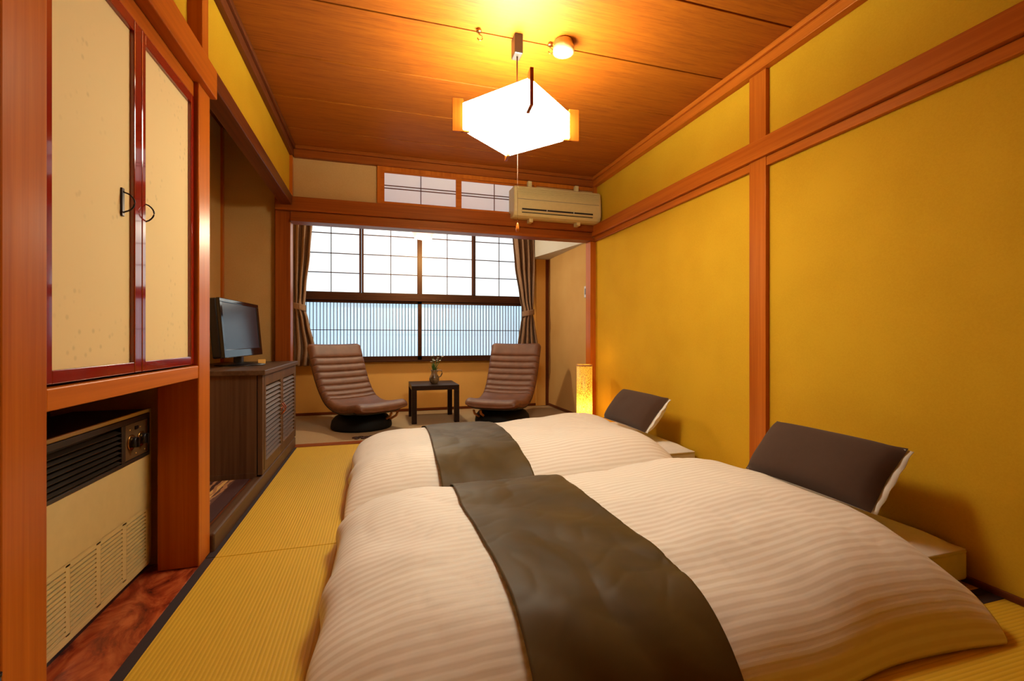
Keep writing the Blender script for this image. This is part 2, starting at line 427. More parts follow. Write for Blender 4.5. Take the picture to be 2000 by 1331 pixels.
# ceiling of boards with dark gaps
ce = struct('ceiling', box(-.75, 2.1, -1.7, 4.06, CZ+.012, CZ+.08), 'gap')
ys = [-1.65, -.555, -.09, .37, .835, 1.295, 1.755, 2.222, 2.69, 3.152, 3.612, 4.02]
for a, b in zip(ys, ys[1:]):
    box(-.70, 2.03, a+.005, b-.005, CZ, CZ+.0115, bev=.0012, seg=1).build('ceiling_board', 'ceiling', ce)
# right wall
struct('wall_right', box(RX, RX+.12, -1.7, 4.0, -.05, 2.42), 'wall')
# front (behind camera) and back left walls
struct('wall_behind', box(-2.2, 2.13, -1.8, -1.7, -.05, 2.42), 'wall')
# upper wall left (above the openings)
struct('wall_left', MB().box(LX-.10, LX, 2.09, 3.98, 1.99, 2.42).box(LX-.13, LX-.03, 1.1, 2.05, 1.93, 2.42)
       .box(LX-.12, LX-.0, -1.7, 1.06, 1.93, 2.42), 'wall')
# cornices (mawaribuchi), two steps
trim(MB().box(RX-.045, RX, -1.7, 3.978, 2.315, 2.37, bev=.003).box(RX-.06, RX, -1.7, 3.978, 2.37, 2.40, bev=.003), 'wood_y')
trim(MB().box(LX, LX+.030, -1.7, 3.978, 2.318, 2.37, bev=.003).box(LX, LX+.045, -1.7, 3.978, 2.37, 2.40, bev=.003), 'dwood_y')
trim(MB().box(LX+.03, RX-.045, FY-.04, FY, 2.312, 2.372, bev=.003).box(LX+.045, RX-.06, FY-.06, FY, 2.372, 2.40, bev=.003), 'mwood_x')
# right wall posts and picture rail
trim(box(RX-.025, RX+.03, 1.943, 2.056, 0, 2.315, bev=.0025), 'wood_z')
trim(box(RX-.045, RX, -1.7, FY, 1.842, 1.944, bev=.004), 'wood_y')
trim(MB().box(RX-.022, RX, -1.7, 1.943, 1.792, 1.840, bev=.003).box(RX-.022, RX, 2.056, FY, 1.795, 1.840, bev=.003), 'wood_y')
trim(box(RX-.055, RX+.02, FY-.005, FY+.10, 0, 1.80, bev=.003), 'wood_z')
trim(MB().box(RX-.035, RX+.01, FY-.035, FY+.0, 1.945, 2.315, bev=.002), 'wood_z')
struct('baseboard_right', box(RX-.012, RX, -1.7, FY-.01, .0, .022, bev=.001), 'dwood_y')
# far lintel wall above opening
fw = struct('wall_far', MB().box(LX-.02, -.01, FY, FY+.1, 1.98, 2.42).box(-.01, 2.05, FY+.02, FY+.1, 2.29, 2.42).box(1.36, 2.05, FY+.004, FY+.1, 2.0, 2.31).box(-1.3, -.95, FY+.08, FY+.12, 0, 2.42), 'wall_pale')
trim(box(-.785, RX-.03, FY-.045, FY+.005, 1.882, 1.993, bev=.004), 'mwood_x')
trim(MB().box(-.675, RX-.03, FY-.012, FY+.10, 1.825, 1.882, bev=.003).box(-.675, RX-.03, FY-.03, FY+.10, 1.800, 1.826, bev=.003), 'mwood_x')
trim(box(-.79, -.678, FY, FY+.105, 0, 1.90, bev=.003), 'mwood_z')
trim(box(LX-.01, LX+.022, FY-.04, FY+.01, 1.99, 2.32, bev=.002), 'wood_z')
# transom (ranma) with two papered sliding panels
wn = struct('window_1', MB().box(-.014, .015, FY-.02, FY+.03, 1.99, 2.315, bev=.002).box(.015, 1.975, FY-.018, FY+.03, 2.278, 2.313, bev=.002)
            .box(1.375, 1.40, FY-.02, FY+.03, 1.99, 2.315, bev=.002), 'wood_z')
for x0, x1, yo in ((.015, .700, -.008), (.652, 1.375, .010)):
    y = FY+yo
    f = MB().box(x0, x0+.03, y-.008, y+.008, 1.994, 2.282).box(x1-.05, x1, y-.008, y+.008, 1.994, 2.282)\
        .box(x0, x1, y-.007, y+.007, 2.262, 2.282).box(x0, x1, y-.007, y+.007, 1.994, 2.02).build('sash_frame', 'wood_x', wn)
    box(x0+.03, x1-.05, y+.004, y+.007, 2.02, 2.262).build('paper', 'ranma', f)
    box((x0+x1)/2-.013, (x0+x1)/2-.007, y-.006, y+.004, 2.02, 2.262).build('muntin', 'dwood_z', f)
    for z in (2.131, 2.154): box(x0+.03, x1-.05, y-.006, y+.004, z, z+.006).build('muntin', 'dwood_x', f)

# left side: pillars, lintels, alcove
trim(box(-.80, -.655, 1.045, 1.166, 0, 2.33, bev=.004), 'wood_z')
trim(MB().box(-.79, -.655, 1.985, 2.102, 0, 1.92, bev=.004).box(-.79, -.658, 2.03, 2.095, 1.92, 2.34, bev=.003), 'wood_z')
trim(MB().box(-.70, -.632, 1.166, 2.112, 1.838, 1.955, bev=.004), 'wood_y')       # rail over the cupboard
trim(MB().box(-.73, -.672, 1.166, 1.985, 1.782, 1.836, bev=.003), 'wood_y')
trim(box(-.745, -.66, 2.102, 3.978, 1.922, 2.002, bev=.004), 'dwood_y')           # alcove lintel
# alcove shell
struct('wall_alcove', MB().box(-1.30, -1.175, 2.09, 4.13, -.05, 2.9), 'wall_pale')
struct('wall_alcove_side', box(-1.30, -.785, 4.03, 4.13, -.05, 2.9), 'wall_pale')
struct('wall_partition', box(-1.30, -.79, 2.06, 2.10, -.05, 2.9), 'wall_pale')
struct('ceiling_alcove', box(-1.3, -.68, 2.06, 4.13, 2.5, 2.56), 'dwood_y')
trim(box(-1.19, -1.160, 3.995, 4.035, 0, 2.5), 'wood_z')
trim(box(-.797, -.786, 4.0, 4.032, 0, 2.0), 'dwood_z')
trim(MB().box(-.690, -.640, 2.102, 3.978, -.05, .075, bev=.010, seg=3), 'cab_y')     # alcove step beam
struct('floor_alcove', box(-1.2, -.688, 2.09, 4.04, -.05, .066), 'dwood_y')
# niche shell behind the heater
struct('wall_niche', MB().box(-1.2, -1.15, 1.05, 2.07, -.05, 1.9).box(-1.2, -.80, 1.04, 1.10, -.05, 1.9), 'dwood_z')  # dark cedar here puts the niche's shade into the wall colour
struct('floor_niche', box(-1.15, -.657, 1.16, 2.06, -.05, -.001, bev=.001), 'board')
# closet nearer the camera
dr = struct('door_1', box(-.71, -.665, .18, 1.035, .01, 1.83, bev=.002), 'red')
box(-.672, -.662, .22, 1.0, .05, 1.79).build('door_panel', 'paper_print', dr)
MB().lathe([(.006, 0), (.006, .09)], (-.658, 1.040, .17), 10).lathe([(.0075, 0), (.0075, .006)], (-.658, 1.040, .26), 10).build('hinge', 'black', dr)
trim(box(-.71, -.64, -1.7, 1.045, 1.838, 1.955, bev=.004), 'wood_y')
struct('wall_left_near', box(-.80, -.69, -1.7, .17, 0, 1.95), 'wall')
struct('wall_closet', box(-.85, -.80, -1.7, 1.05, 0, 1.95), 'wall')

# veranda shell
WY = 5.5
struct('wall_window', MB().box(-.95, 2.15, WY, WY+.12, -.05, .588).box(-.95, -.87, WY, WY+.12, .588, 2.6).box(1.79, 2.15, WY, WY+.12, .588, 2.6)
       .box(-.87, 1.79, WY, WY+.12, 2.32, 2.6).box(1.93, 2.057, WY-.03, WY, 0, 2.0), 'wall_v')
struct('wall_veranda_right', box(2.10, 2.2, FY+.1, 5.62, -.05, 2.6), 'wall_pale')
struct('wall_veranda_left', box(-1.0, -.92, 4.08, 5.62, -.05, 2.6), 'wall_pale')
struct('wall_return', MB().box(2.0, 2.12, FY+.09, FY+.12, -.05, 2.6), 'wall_pale')
struct('ceiling_veranda', box(-1.0, 2.2, FY+.1, 5.62, 2.5, 2.58), 'white_plaster')
struct('wall_soffit', MB().prism([(1.86, 5.5), (2.10, 5.5), (2.10, 4.3), (2.095, 4.3), (1.86, 5.39)], 1.875, 2.5), 'white_plaster')
trim(box(2.062, 2.10, WY-.028, WY, 0, 1.875), 'dwood_z')
struct('baseboard_veranda', MB().box(2.092, 2.10, 4.1, WY-.03, 0, .03).box(-.9, 2.06, WY-.008, WY, 0, .03), 'dwood_x')

# the big window: papered upper sashes and a slatted lower row
win = struct('window_2', MB().box(-.88, 1.80, WY-.04, WY+.05, 1.300, 1.345, bev=.002).box(-.88, 1.80, WY-.03, WY+.05, 1.345, 1.385, bev=.002)
             .box(-.88, 1.80, WY-.06, WY+.05, .588, .606, bev=.002).box(-.88, 1.80, WY-.03, WY+.05, 2.285, 2.32)
             .box(-.88, -.855, WY-.03, WY+.05, .6, 2.3).box(1.775, 1.80, WY-.03, WY+.05, .6, 2.3), 'win_x')
for i, x0 in enumerate((-.845, -.19, .47, 1.125)):
    x1 = x0+.65; y = WY+(.0 if i in (1, 2) else .016)
    f = MB().box(x0, x0+.022, y-.012, y+.012, 1.385, 2.29).box(x1-.022, x1, y-.012, y+.012, 1.385, 2.29)\
        .box(x0, x1, y-.012, y+.012, 1.385, 1.393).box(x0, x1, y-.012, y+.012, 2.275, 2.29).build('shoji_sash', 'win_z', win)
    box(x0+.02, x1-.02, y+.007, y+.010, 1.39, 2.28).build('paper', 'shoji', f)
    box((x0+x1)/2-.004, (x0+x1)/2+.004, y-.004, y+.006, 1.39, 2.28).build('muntin', 'win_z', f)
    for z in (1.612, 1.832, 2.058): box(x0+.02, x1-.02, y-.006, y+.006, z-.0045, z+.0045).build('muntin', 'win_x', f)
box(.445, .495, WY-.03, WY+.02, 1.385, 2.29, bev=.002).build('mullion', 'win_z', win)
for k, (x0, x1, y) in enumerate(((-.86, .49, WY+.012), (.445, 1.785, WY-.012))):
    f = MB().box(x0, x0+.045, y-.012, y+.012, .606, 1.30).box(x1-.045, x1, y-.012, y+.012, .606, 1.30)\
        .box(x0, x1, y-.012, y+.012, 1.270, 1.30).box(x0, x1, y-.012, y+.012, .606, .652).build('lattice_sash', 'win_x', win)
    box(x0+.04, x1-.04, y+.028, y+.030, .64, 1.28).build('frosted_pane', 'frosted', f)
    n = 34
    proto = None
    for j in range(n):
        x = x0+.045+(x1-x0-.09)*(j+1)/(n+1)
        if proto is None:
            proto = box(-.0035, .0035, -.004, .004, .65, 1.272).build('slat', 'win_z', f, local=True); proto.location = (x, y-.004, 0)
        else:
            c = proto.copy(); COL.objects.link(c); c.location = (x, y-.004, 0)
    box(x0+.045, x1-.045, y-.010, y-.005, .955, .963).build('cross_rail', 'win_x', f)

# ------------------------------------------------------------------ cupboard over the heater niche
cu = thing('cupboard', 'built-in cupboard with two cream paper doors in red lacquer frames', 'cupboard', (-.9, 1.58, .76))
box(-1.14, -.705, 1.168, 1.983, .765, 1.83).build('carcass', 'gap', cu)
for nm, y0, y1, p0, p1, hy in (('a', 1.172, 1.5845, 1.205, 1.544, 1.500), ('b', 1.5865, 1.975, 1.609, 1.952, 1.612)):
    d = MB().box(-.700, -.668, y0, p0, .770, 1.778, bev=.003).box(-.700, -.668, p1, y1, .770, 1.778, bev=.003)\
        .box(-.700, -.669, p0, p1, .770, .800, bev=.002).box(-.700, -.669, p0, p1, 1.745, 1.778, bev=.002).build('door', 'red', cu)
    box(-.692, -.680, p0-.002, p1+.002, .795, 1.75).build('door_panel', 'paper_print', d)
    px = -.679 if nm == 'a' else -.679
    h = MB()
    h.box(px-.001, px+.004, hy-.007, hy+.007, 1.205, 1.283, bev=.002)
    pts = [(px+.002, hy, 1.213)]+[(px+.004+.026*abs(math.sin(PI*k/10))**.6, hy, 1.216+.056*k/10) for k in range(0, 11)]+[(px+.002, hy, 1.276)]
    h.tube(pts, .0022, 6)
    h.build('handle', 'bronze', d, label='dark bronze bow handle')
tag(recenter(box(-1.15, -.657, 1.166, 1.985, .716, .764, bev=.003).build('shelf_beam', 'wood_y')), 'thick cedar shelf board under the red lacquer cupboard doors', 'shelf')

# ------------------------------------------------------------------ heater
ht = thing('heater', 'old beige floor heater with dark louvred top and two control knobs', 'heater', (-.92, 1.59, 0))
HX = -.82
MB().box(-1.06, HX-.045, 1.17, 2.012, .03, .600, bev=.004).box(HX-.05, HX-.013, 1.17, 2.012, .03, .437).box(HX-.05, HX-.008, 1.999, 2.012, .43, .60).box(HX-.05, HX-.008, 1.17, 2.012, .588, .60).box(HX-.01, HX, 1.17, 2.012, .594, .606, bev=.002)\
    .box(HX-.01, HX, 1.17, 2.012, .03, .045, bev=.002).box(HX-.01, HX, 2.000, 2.015, .03, .606, bev=.002)\
    .box(HX-.01, HX, 1.17, 2.0, .250, .436, bev=.0).box(HX-.01, HX, 1.17, 2.0, .045, .054)\
    .box(HX-.01, HX, 1.17, 2.0, .240, .251).build('case', 'heater', ht)
box(-1.04, HX-.02, 1.18, 2.0, .0, .03).build('plinth', 'black', ht)
box(-1.055, HX-.012, 1.175, 2.008, .600, .604).build('top_shade_sheet', 'black', ht, label='black sheet added for the niche shade')  # black sheet added to paint the niche's shade onto the heater top
gr = MB().box(HX-.009, HX-.0075, 1.17, 2.0, .05, .245).build('grille', 'gap', ht)
cols = [(1.175, 1.30), (1.312, 1.402), (1.418, 1.532), (1.545, 1.672), (1.690, 1.816), (1.838, 1.972)]
bars = MB()
cols2 = [1.17, 1.18, 1.300, 1.312, 1.402, 1.41, 1.532, 1.545, 1.672, 1.690, 1.816, 1.838, 1.972, 2.0]
for a, b in zip(cols2[1::2], cols2[2::2]): pass
for a, b in ((1.17, 1.18), (1.300, 1.318), (1.405, 1.42), (1.530, 1.548), (1.670, 1.692), (1.816, 1.840), (1.972, 2.0)):
    box(HX-.008, HX+.0, a, b, .05, .245).build('grille_bar', 'heater', gr)
for a, b in ((1.18, 1.300), (1.318, 1.405), (1.42, 1.53), (1.548, 1.670), (1.692, 1.816), (1.840, 1.972)):
    for k in range(14):
        z = .056+k*.0136
        t = MB(); t.prism([(0, 0), (0, 0)][:0] or [(HX-.0075, a), (HX+.0005, a), (HX+.0005, b-.001), (HX-.0075, b-.001)], z, z+.0088)
        t.build('grille_slat', 'heater', gr)
lp = MB().box(HX-.005, HX+.002, 1.17, 1.998, .436, .448, bev=.001).box(HX-.005, HX+.002, 1.17, 1.998, .574, .592, bev=.001)\
    .box(HX-.005, HX+.002, 1.808, 1.832, .448, .574, bev=.002).box(HX-.005, HX+.002, 1.988, 1.998, .448, .574)\
    .box(HX-.044, HX-.040, 1.17, 1.998, .438, .588).build('louvre_frame', 'heater_dark', ht)
for k in range(7):
    z = .458+k*.0165
    box(-.010, .010, 1.17, 1.808, -.0012, .0012, mtx=Matrix.Translation((HX-.008, 0, z)) @ Matrix.Rotation(.45, 4, 'Y')).build('louvre', 'heater_dark', lp)
cp = box(HX-.006, HX-.001, 1.832, 1.988, .450, .572, bev=.001).build('control_panel', plain('bronze_panel', srgb(112, 84, 52), .35, .3), ht)
for (y, z) in ((1.872, .508), (1.938, .508)):
    MB().lathe([(.027, 0), (.027, .003), (.024, .004)], (0, 0, 0), 24, mtx=Matrix.Translation((HX-.001, y, z)) @ Matrix.Rotation(PI/2, 4, 'Y')).build('dial_ring', 'gold', cp)
    MB().lathe([(.019, 0), (.018, .016), (.016, .017)], (0, 0, 0), 20, mtx=Matrix.Translation((HX+.001, y, z)) @ Matrix.Rotation(PI/2, 4, 'Y'))\
        .box(HX+.016, HX+.024, y-.004, y+.004, z-.017, z+.017, bev=.001).build('knob', 'black', cp)
box(HX-.002, HX+.003, 1.895, 1.915, .548, .560, bev=.001).build('switch', 'black', cp)
for y, z in ((1.86, .55), (1.93, .55), (1.90, .463), (1.96, .463)): box(HX-.002, HX+.0005, y, y+.006, z, z+.003).build('indicator', 'label_yellow', cp)
box(HX-.002, HX+.0015, 1.974, 1.979, .455, .566).build('panel_trim', 'gold', cp)

# ------------------------------------------------------------------ TV cabinet with louvred doors
cb = thing('tv_cabinet', 'low dark stained cabinet with two louvred doors in the alcove', 'cabinet', (-.89, 3.42, .066))
CX0, CX1, CY0, CY1 = -1.15, -.638, 2.885, 3.965
MB().box(CX0, CX1-.030, CY0+.002, CY0+.02, .068, .655).box(CX0, CX1-.030, CY1-.02, CY1, .068, .655).box(CX0, CX0+.012, CY0, CY1, .068, .655)\
    .box(CX0, CX1-.03, CY0, CY1, .068, .10).box(CX1-.025, CX1, CY0, CY0+.035, .085, .655, bev=.002).box(CX1-.025, CX1, CY1-.035, CY1, .085, .655, bev=.002)\
    .box(CX1-.025, CX1-.003, CY0+.035, CY1-.035, .085, .104).build('carcass', 'cab_z', cb)
box(CX0, -.622, CY0-.012, CY1+.006, .655, .684, bev=.004).build('top', 'cab_y', cb)
box(CX0+.02, CX1-.045, CY0+.025, CY1-.025, .102, .65).build('dark_back', 'gap', cb)
for y0, y1, hs in ((CY0+.037, 3.421, 1), (3.425, CY1-.037, -1)):
    d = MB().box(CX1-.022, CX1+.002, y0, y0+.04, .105, .650, bev=.002).box(CX1-.022, CX1+.002, y1-.04, y1, .105, .650, bev=.002)\
        .box(CX1-.022, CX1+.001, y0+.04, y1-.04, .590, .650, bev=.001).box(CX1-.022, CX1+.001, y0+.04, y1-.04, .105, .150, bev=.001).build('door', 'cab_z', cb)
    for k in range(16):
        z = .160+k*.0275
        box(-.016, .016, y0+.038, y1-.038, -.003, .003, mtx=Matrix.Translation((CX1-.010, 0, z)) @ Matrix.Rotation(.75, 4, 'Y')).build('louvre', 'cab_y', d)
    hy = (y1-.02) if hs == 1 else (y0+.02)
    pts = [(CX1+.002+.02*math.sin(PI*k/8), hy, .350+.075*k/8) for k in range(9)]
    MB().tube(pts, .004, 8).lathe([(.012, 0), (.012, .003)], (0, 0, 0), 12, mtx=Matrix.Translation((CX1+.001, hy, .388)) @ Matrix.Rotation(PI/2, 4, 'Y'))\
        .build('handle', 'copper', d, label='copper pull handle')

# ------------------------------------------------------------------ television
tv = thing('television', 'black flat television on a round stand on the dark cabinet', 'television', (-.90, 3.46, .684))
# screen tilted: local frame  u along Y, v up with lean, n = +X
lean = Matrix.Translation((-.872, 3.46, .745)) @ Matrix.Rotation(math.radians(-5), 4, 'Z') @ Matrix.Rotation(math.radians(-5), 4, 'Y')
MB().box(-.065, -.012, -.335, .335, 0, .372, bev=.012, seg=3, mtx=lean).box(-.10, -.06, -.26, .26, .03, .33, bev=.02, mtx=lean).build('body', 'black', tv)
bz = MB().box(-.014, .006, -.335, .335, 0, .052, bev=.004, mtx=lean).box(-.014, .006, -.335, .335, .347, .372, bev=.004, mtx=lean)\
    .box(-.014, .006, -.335, -.300, .045, .35, bev=.004, mtx=lean).box(-.014, .006, .300, .335, .045, .35, bev=.004, mtx=lean)
bz.build('bezel', plain('piano_black', srgb(14, 12, 16), .08, spec=.8), tv)
box(-.010, .001, -.302, .302, .050, .350, mtx=lean).build('screen', 'screen', tv)
MB().lathe([(.0, 0), (.15, 0), (.15, .006), (.10, .012), (.03, .020), (.0, .02)], (-.90, 3.46, .6845), 40).build('stand_base', 'black', tv)
MB().box(-.935, -.885, 3.43, 3.49, .700, .79, bev=.008).build('stand_neck', 'black', tv)
tag(recenter(MB().box(-.03, .03, -.0006, .0006, 0, .030, mtx=Matrix.Translation((-.800, 3.60, .686)) @ Matrix.Rotation(.9, 4, 'Z')).box(-.03, .03, 0, .012, 0, .0008, mtx=Matrix.Translation((-.800, 3.60, .6855)) @ Matrix.Rotation(.9, 4, 'Z')).build('card', 'label_yellow')),
    'small yellow card standing under the television', 'card')

# alcove rug
tag(recenter(box(-1.16, -.70, 2.12, 2.87, .0665, .0745, bev=.002).build('alcove_rug', 'rug')), 'maroon and yellow patterned rug on the alcove floor', 'rug')
for o in [bpy.data.objects['alcove_rug']]:
    for v in o.data.vertices: v.co.x -= .23
    o.location.x += .23

# ------------------------------------------------------------------ beds
def sm(a, b, x):
    t = max(0, min(1, (x-a)/(b-a))); return t*t*(3-2*t)
def interp(P, t):
    """P list of (s, a, b)"""
    for p, q in zip(P, P[1:]):
        if t <= q[0]:
            k = (t-p[0])/(q[0]-p[0]); return tuple(p[i]+(q[i]-p[i])*k for i in (1, 2))
    return P[-1][1:]
def arc_table(pts, n=3):
    # catmull-rom resample and arc-length param
    out = []
    for i in range(len(pts)-1):
        p0 = pts[max(i-1, 0)]; p1 = pts[i]; p2 = pts[i+1]; p3 = pts[min(i+2, len(pts)-1)]
        for k in range(n*2):
            t = k/(n*2)
            out.append(tuple(.5*((2*p1[j])+(-p0[j]+p2[j])*t+(2*p0[j]-5*p1[j]+4*p2[j]-p3[j])*t*t+(-p0[j]+3*p1[j]-3*p2[j]+p3[j])*t**3) for j in (0, 1)))
    out.append(pts[-1]); s = 0; tab = [(0,)+tuple(out[0])]
    for a, b in zip(out, out[1:]):
        s += math.hypot(a[0]-b[0], (a[1]-b[1])*.27); tab.append((s,)+tuple(b))
    return tab
YP = arc_table([(.848, .0), (.850, .10), (.885, .34), (.955, .60), (1.06, .80), (1.18, .93), (1.35, .99), (1.6, 1.0), (1.8, .99), (1.93, .94), (2.04, .80), (2.10, .55), (2.115, .3), (2.09, .05)])
XP = arc_table([(-.115, .0), (-.150, .18), (-.155, .42), (-.120, .66), (-.04, .85), (.08, .96), (.25, 1.0), (.6, 1.0), (1.1, 1.0), (1.45, 1.0), (1.60, .95), (1.69, .80), (1.745, .62)])
def bed_surface(y_off, seed, near):
    SX, SY = XP[-1][0], YP[-1][0]
    def S(sx, sy, lift=0, amp=1):
        x, h = interp(XP, sx); y, g = interp(YP, sy); h = max(0, min(1, h)); g = max(0, min(1, g))
        zt = .238+.045*sm(.8, 1.5, x)
        # rounded footprint corner at the foot end
        yc = 1.48
        y = yc+(y-yc)*(1-.10*(1-h)**1.5*(1 if x < .3 else .0))
        if x > 1.5: # head corner near side spreads
            y -= .01*sm(1.5, 1.77, x)*(1-g)
            x -= .045*(1-g)*sm(1.5, 1.77, x)
        z = zt*h*g+.004
        N = lambda a, b, c: noise.noise(Vector((a, b, c+seed)))
        puff = .020*N(x*2.2, y*2.6, 0)+.010*N(x*5, y*6, 3)
        # soft creases: ridged noise running across
        r1 = 1-abs(N(x*3.1+y*1.3, y*2.4-x*.8, 7))*2
        crease = .0045*max(0, r1-.55)/.45
        r2 = 1-abs(N(x*7+y*2, y*9-x*3, 11))*2
        crease += .0018*max(0, r2-.6)/.4*sm(.2, .9, g)
        side = (1-g)+(1-h)
        foot = .018*(1-h)*math.sin(y*16+3*N(y*3, 0, 5)+seed)
        nearf = .014*(1-g)*math.sin(x*8+4*N(x*2, 1, 5)+seed)*(1 if y < 1.4 else .6)
        m = min(1, (h*g)*2.2)
        z += (puff-crease)*m*amp
        x += foot*m*.8; y -= nearf
        # tufted dents along the quilting
        d = .012*math.exp(-((x-.05)**2+(y-1.5)**2)/.01)
        z -= d
        z = max(z, .004)
        return Vector((x, y+y_off, z+lift))
    return S, SX, SY
YO = [0]
def build_sheet(S, sx0, sx1, sy0, sy1, nx, ny, lift, amp=1, edge=None):
    bm = bmesh.new(); uvl = bm.loops.layers.uv.new('UVMap'); V = []; UV = {}
    for i in range(nx+1):
        row = []
        for j in range(ny+1):
            a = sx0+(sx1-sx0)*i/nx; b = sy0+(sy1-sy0)*j/ny
            if edge: a += edge(i/nx, b)
            p = S(a, b, 0, amp)
            e = 1e-3
            if lift:
                n = (S(a+e, b, 0, amp)-S(a-e, b, 0, amp)).cross(S(a, b+e, 0, amp)-S(a, b-e, 0, amp))
                if n.length > 0:
                    n.normalize(); k = sm(1.25, .95, p.y-YO[0]); p = p+n*(lift+k*.034*(.5+.5*noise.noise(Vector((p.x*7+p.y*5, p.y*1.6, 4.2+YO[0]))))+.004*(.5+.5*noise.noise(Vector((p.x*6, p.y*5, 9)))))
            v = bm.verts.new(p); UV[v] = (a, b); row.append(v)
        V.append(row)
    for i in range(nx):
        for j in range(ny):
            f = bm.faces.new((V[i][j], V[i+1][j], V[i+1][j+1], V[i][j+1])); f.smooth = True
            for l in f.loops: l[uvl].uv = UV[l.vert]
    return bm
def from_bm(bm, name, mat, loc, solid=0, off=-1):
    for v in bm.verts: v.co -= Vector(loc)
    me = bpy.data.meshes.new(name); bm.to_mesh(me); bm.free(); me.materials.append(M[mat])
    o = bpy.data.objects.new(name, me); COL.objects.link(o); o.location = loc; ORG[o.name] = Vector(loc)
    if solid:
        md = o.modifiers.new('thick', 'SOLIDIFY'); md.thickness = solid; md.offset = off
    return o
def sxof(x):
    best = min(XP, key=lambda p: abs(p[1]-x) if p[0] > .3 else 9); return best[0]+(x-best[1])
def make_bed(yo, seed, which, groups):
    where = {'near': 'nearest the camera', 'far': 'beside the low doorway sill'}[which]
    S, SX, SY = bed_surface(yo, seed, which == 'near')
    bd = thing('floor_bed', {'near': 'nearer low bed, cream mattress by the right wall', 'far': 'farther low bed, cream mattress next to the floor lamp'}[which], 'bed', (1.0, 1.575+yo, 0), 0, groups[0])
    my = .04 if which == 'far' else 0
    yo += my
    box(.02, 1.97, 1.09+yo, 2.055+yo, 0, .022, bev=.004).build('base', 'black', bd)
    MB().box(.0, 1.985, 1.075+yo, 2.065+yo, .018, .122, bev=.012, seg=3).build('mattress', 'mattress', bd)
    pp = [(.02, 1.10), (1.92, 1.10), (1.92, 2.05), (.02, 2.05)]
    MB().tube([(1.980, 1.085+yo, .120), (1.980, 2.05+yo, .120)], .006, 8).tube([(.02, 1.079+yo, .120), (1.975, 1.079+yo, .120)], .006, 8).build('piping', 'mattress', bd)
    # puffy topper pad
    P = []
    nx, ny = 30, 20
    for i in range(nx+1):
        r = []
        for j in range(ny+1):
            u, v = i/nx, j/ny
            x = .0+1.982*u; y = 1.078+.98*v
            ed = min(u*1.98, (1-u)*1.98, v*.97, (1-v)*.97)
            r.append((x, y+yo, .126+.042*min(1, ed/.10)**.5*(1 if ed < .1 else 1)))
        P.append(r)
    MB().grid(P).build('mattress_pad', 'cotton', bd)
    yo -= my
    dv = from_bm(build_sheet(S, 0, SX, 0, SY, 190, 150, 0), 'duvet', 'duvet', (.8, 1.48+yo, 0), .012, -1)
    tag(dv, {'near': 'cream striped duvet on the nearer low bed, spilling onto the tatami', 'far': 'cream striped duvet on the farther low bed beside the veranda'}[which], 'duvet', groups[1])
    YO[0] = yo
    a0, a1 = sxof(.305), sxof(.80)
    rn = from_bm(build_sheet(S, a0, a1, .0, SY, 60, 170, .007, 1, edge=lambda u, b: .010*math.sin(b*5+seed)*(1)), 'bed_runner', 'runner', (.55, 1.48+yo, 0), .003, 1)
    tag(rn, {'near': 'olive brown satin runner across the nearer bed duvet', 'far': 'olive brown satin runner across the farther bed duvet'}[which], 'bed runner', groups[2])
    return S
S1 = make_bed(0, 0.0, 'near', ('low beds along the right wall', 'striped duvets', 'bed runners'))
S2 = make_bed(1.385, 21.7, 'far', ('low beds along the right wall', 'striped duvets', 'bed runners'))

def make_pillow(loc, rz, tilt, label):
    p = thing('pillow', label, 'pillow', loc, rz, 'dark pillows against the right wall')
    L, Hh, T = .555, .265, .078
    mt = Matrix.Translation((0, 0, .0)) @ Matrix.Rotation(tilt, 4, 'Y')
    # local: y = length, z = up along the pillow, x = thickness (+x towards the wall/back)
    def sheet(sign, grow, tk, power=.42):
        P = []; n, m = 26, 18
        for i in range(n+1):
            r = []
            for j in range(m+1):
                u, v = 2*i/n-1, 2*j/m-1
                e = max(0, (1-abs(u)**2.6))*max(0, (1-abs(v)**2.4))
                d = tk*e**power+.004*noise.noise(Vector((u*2, v*2, sign+loc[1])))*e
                pin = 1-.035*(1-abs(v))*(abs(u)**3)
                pin2 = 1-.05*(1-abs(u)**2)*(abs(v)**3)
                co = Vector((sign*d, u*(L/2+grow)*pin, Hh/2+v*(Hh/2+grow)*pin2))
                r.append(mt @ co)
            P.append(r)
        return P
    MB().grid(sheet(-1, .012, T)).build('front_cover', 'pillow_dark', p, local=True, label='dark brown cotton front')
    # white inner pillow and flange
    b = MB(); b.grid(sheet(1, .006, T*1.4, .36)); b.build('white_back', 'cotton', p, local=True, label='cream cotton back')
    n = 40; rim = []
    bb = MB()
    outer, inner = [], []
    for side in range(4):
        for k in range(n):
            t = -1+2*k/n
            u, v = [(t, -1), (1, t), (-t, 1), (-1, -t)][side]
            outer.append(mt @ Vector((.007+.003*math.sin(side*7+k*.6), u*(L/2+(.026 if u < 0 else .008)), Hh/2+v*(Hh/2+.008))))
            inner.append(mt @ Vector((.004, u*(L/2-.01)*.98, Hh/2+v*(Hh/2-.01)*.96)))
    bb.grid([outer, inner], closed=True); o = bb.build('flange', 'cotton', p, local=True, label='cream cotton edge')
    o.modifiers.new('thick', 'SOLIDIFY').thickness = .003
    return p
make_pillow((1.70, 1.485, .250), 0, math.radians(41), 'large dark brown pillow at the head of the nearer bed')
make_pillow((1.70, 2.925, .249), math.radians(0), math.radians(40), 'dark brown pillow at the head of the farther bed')

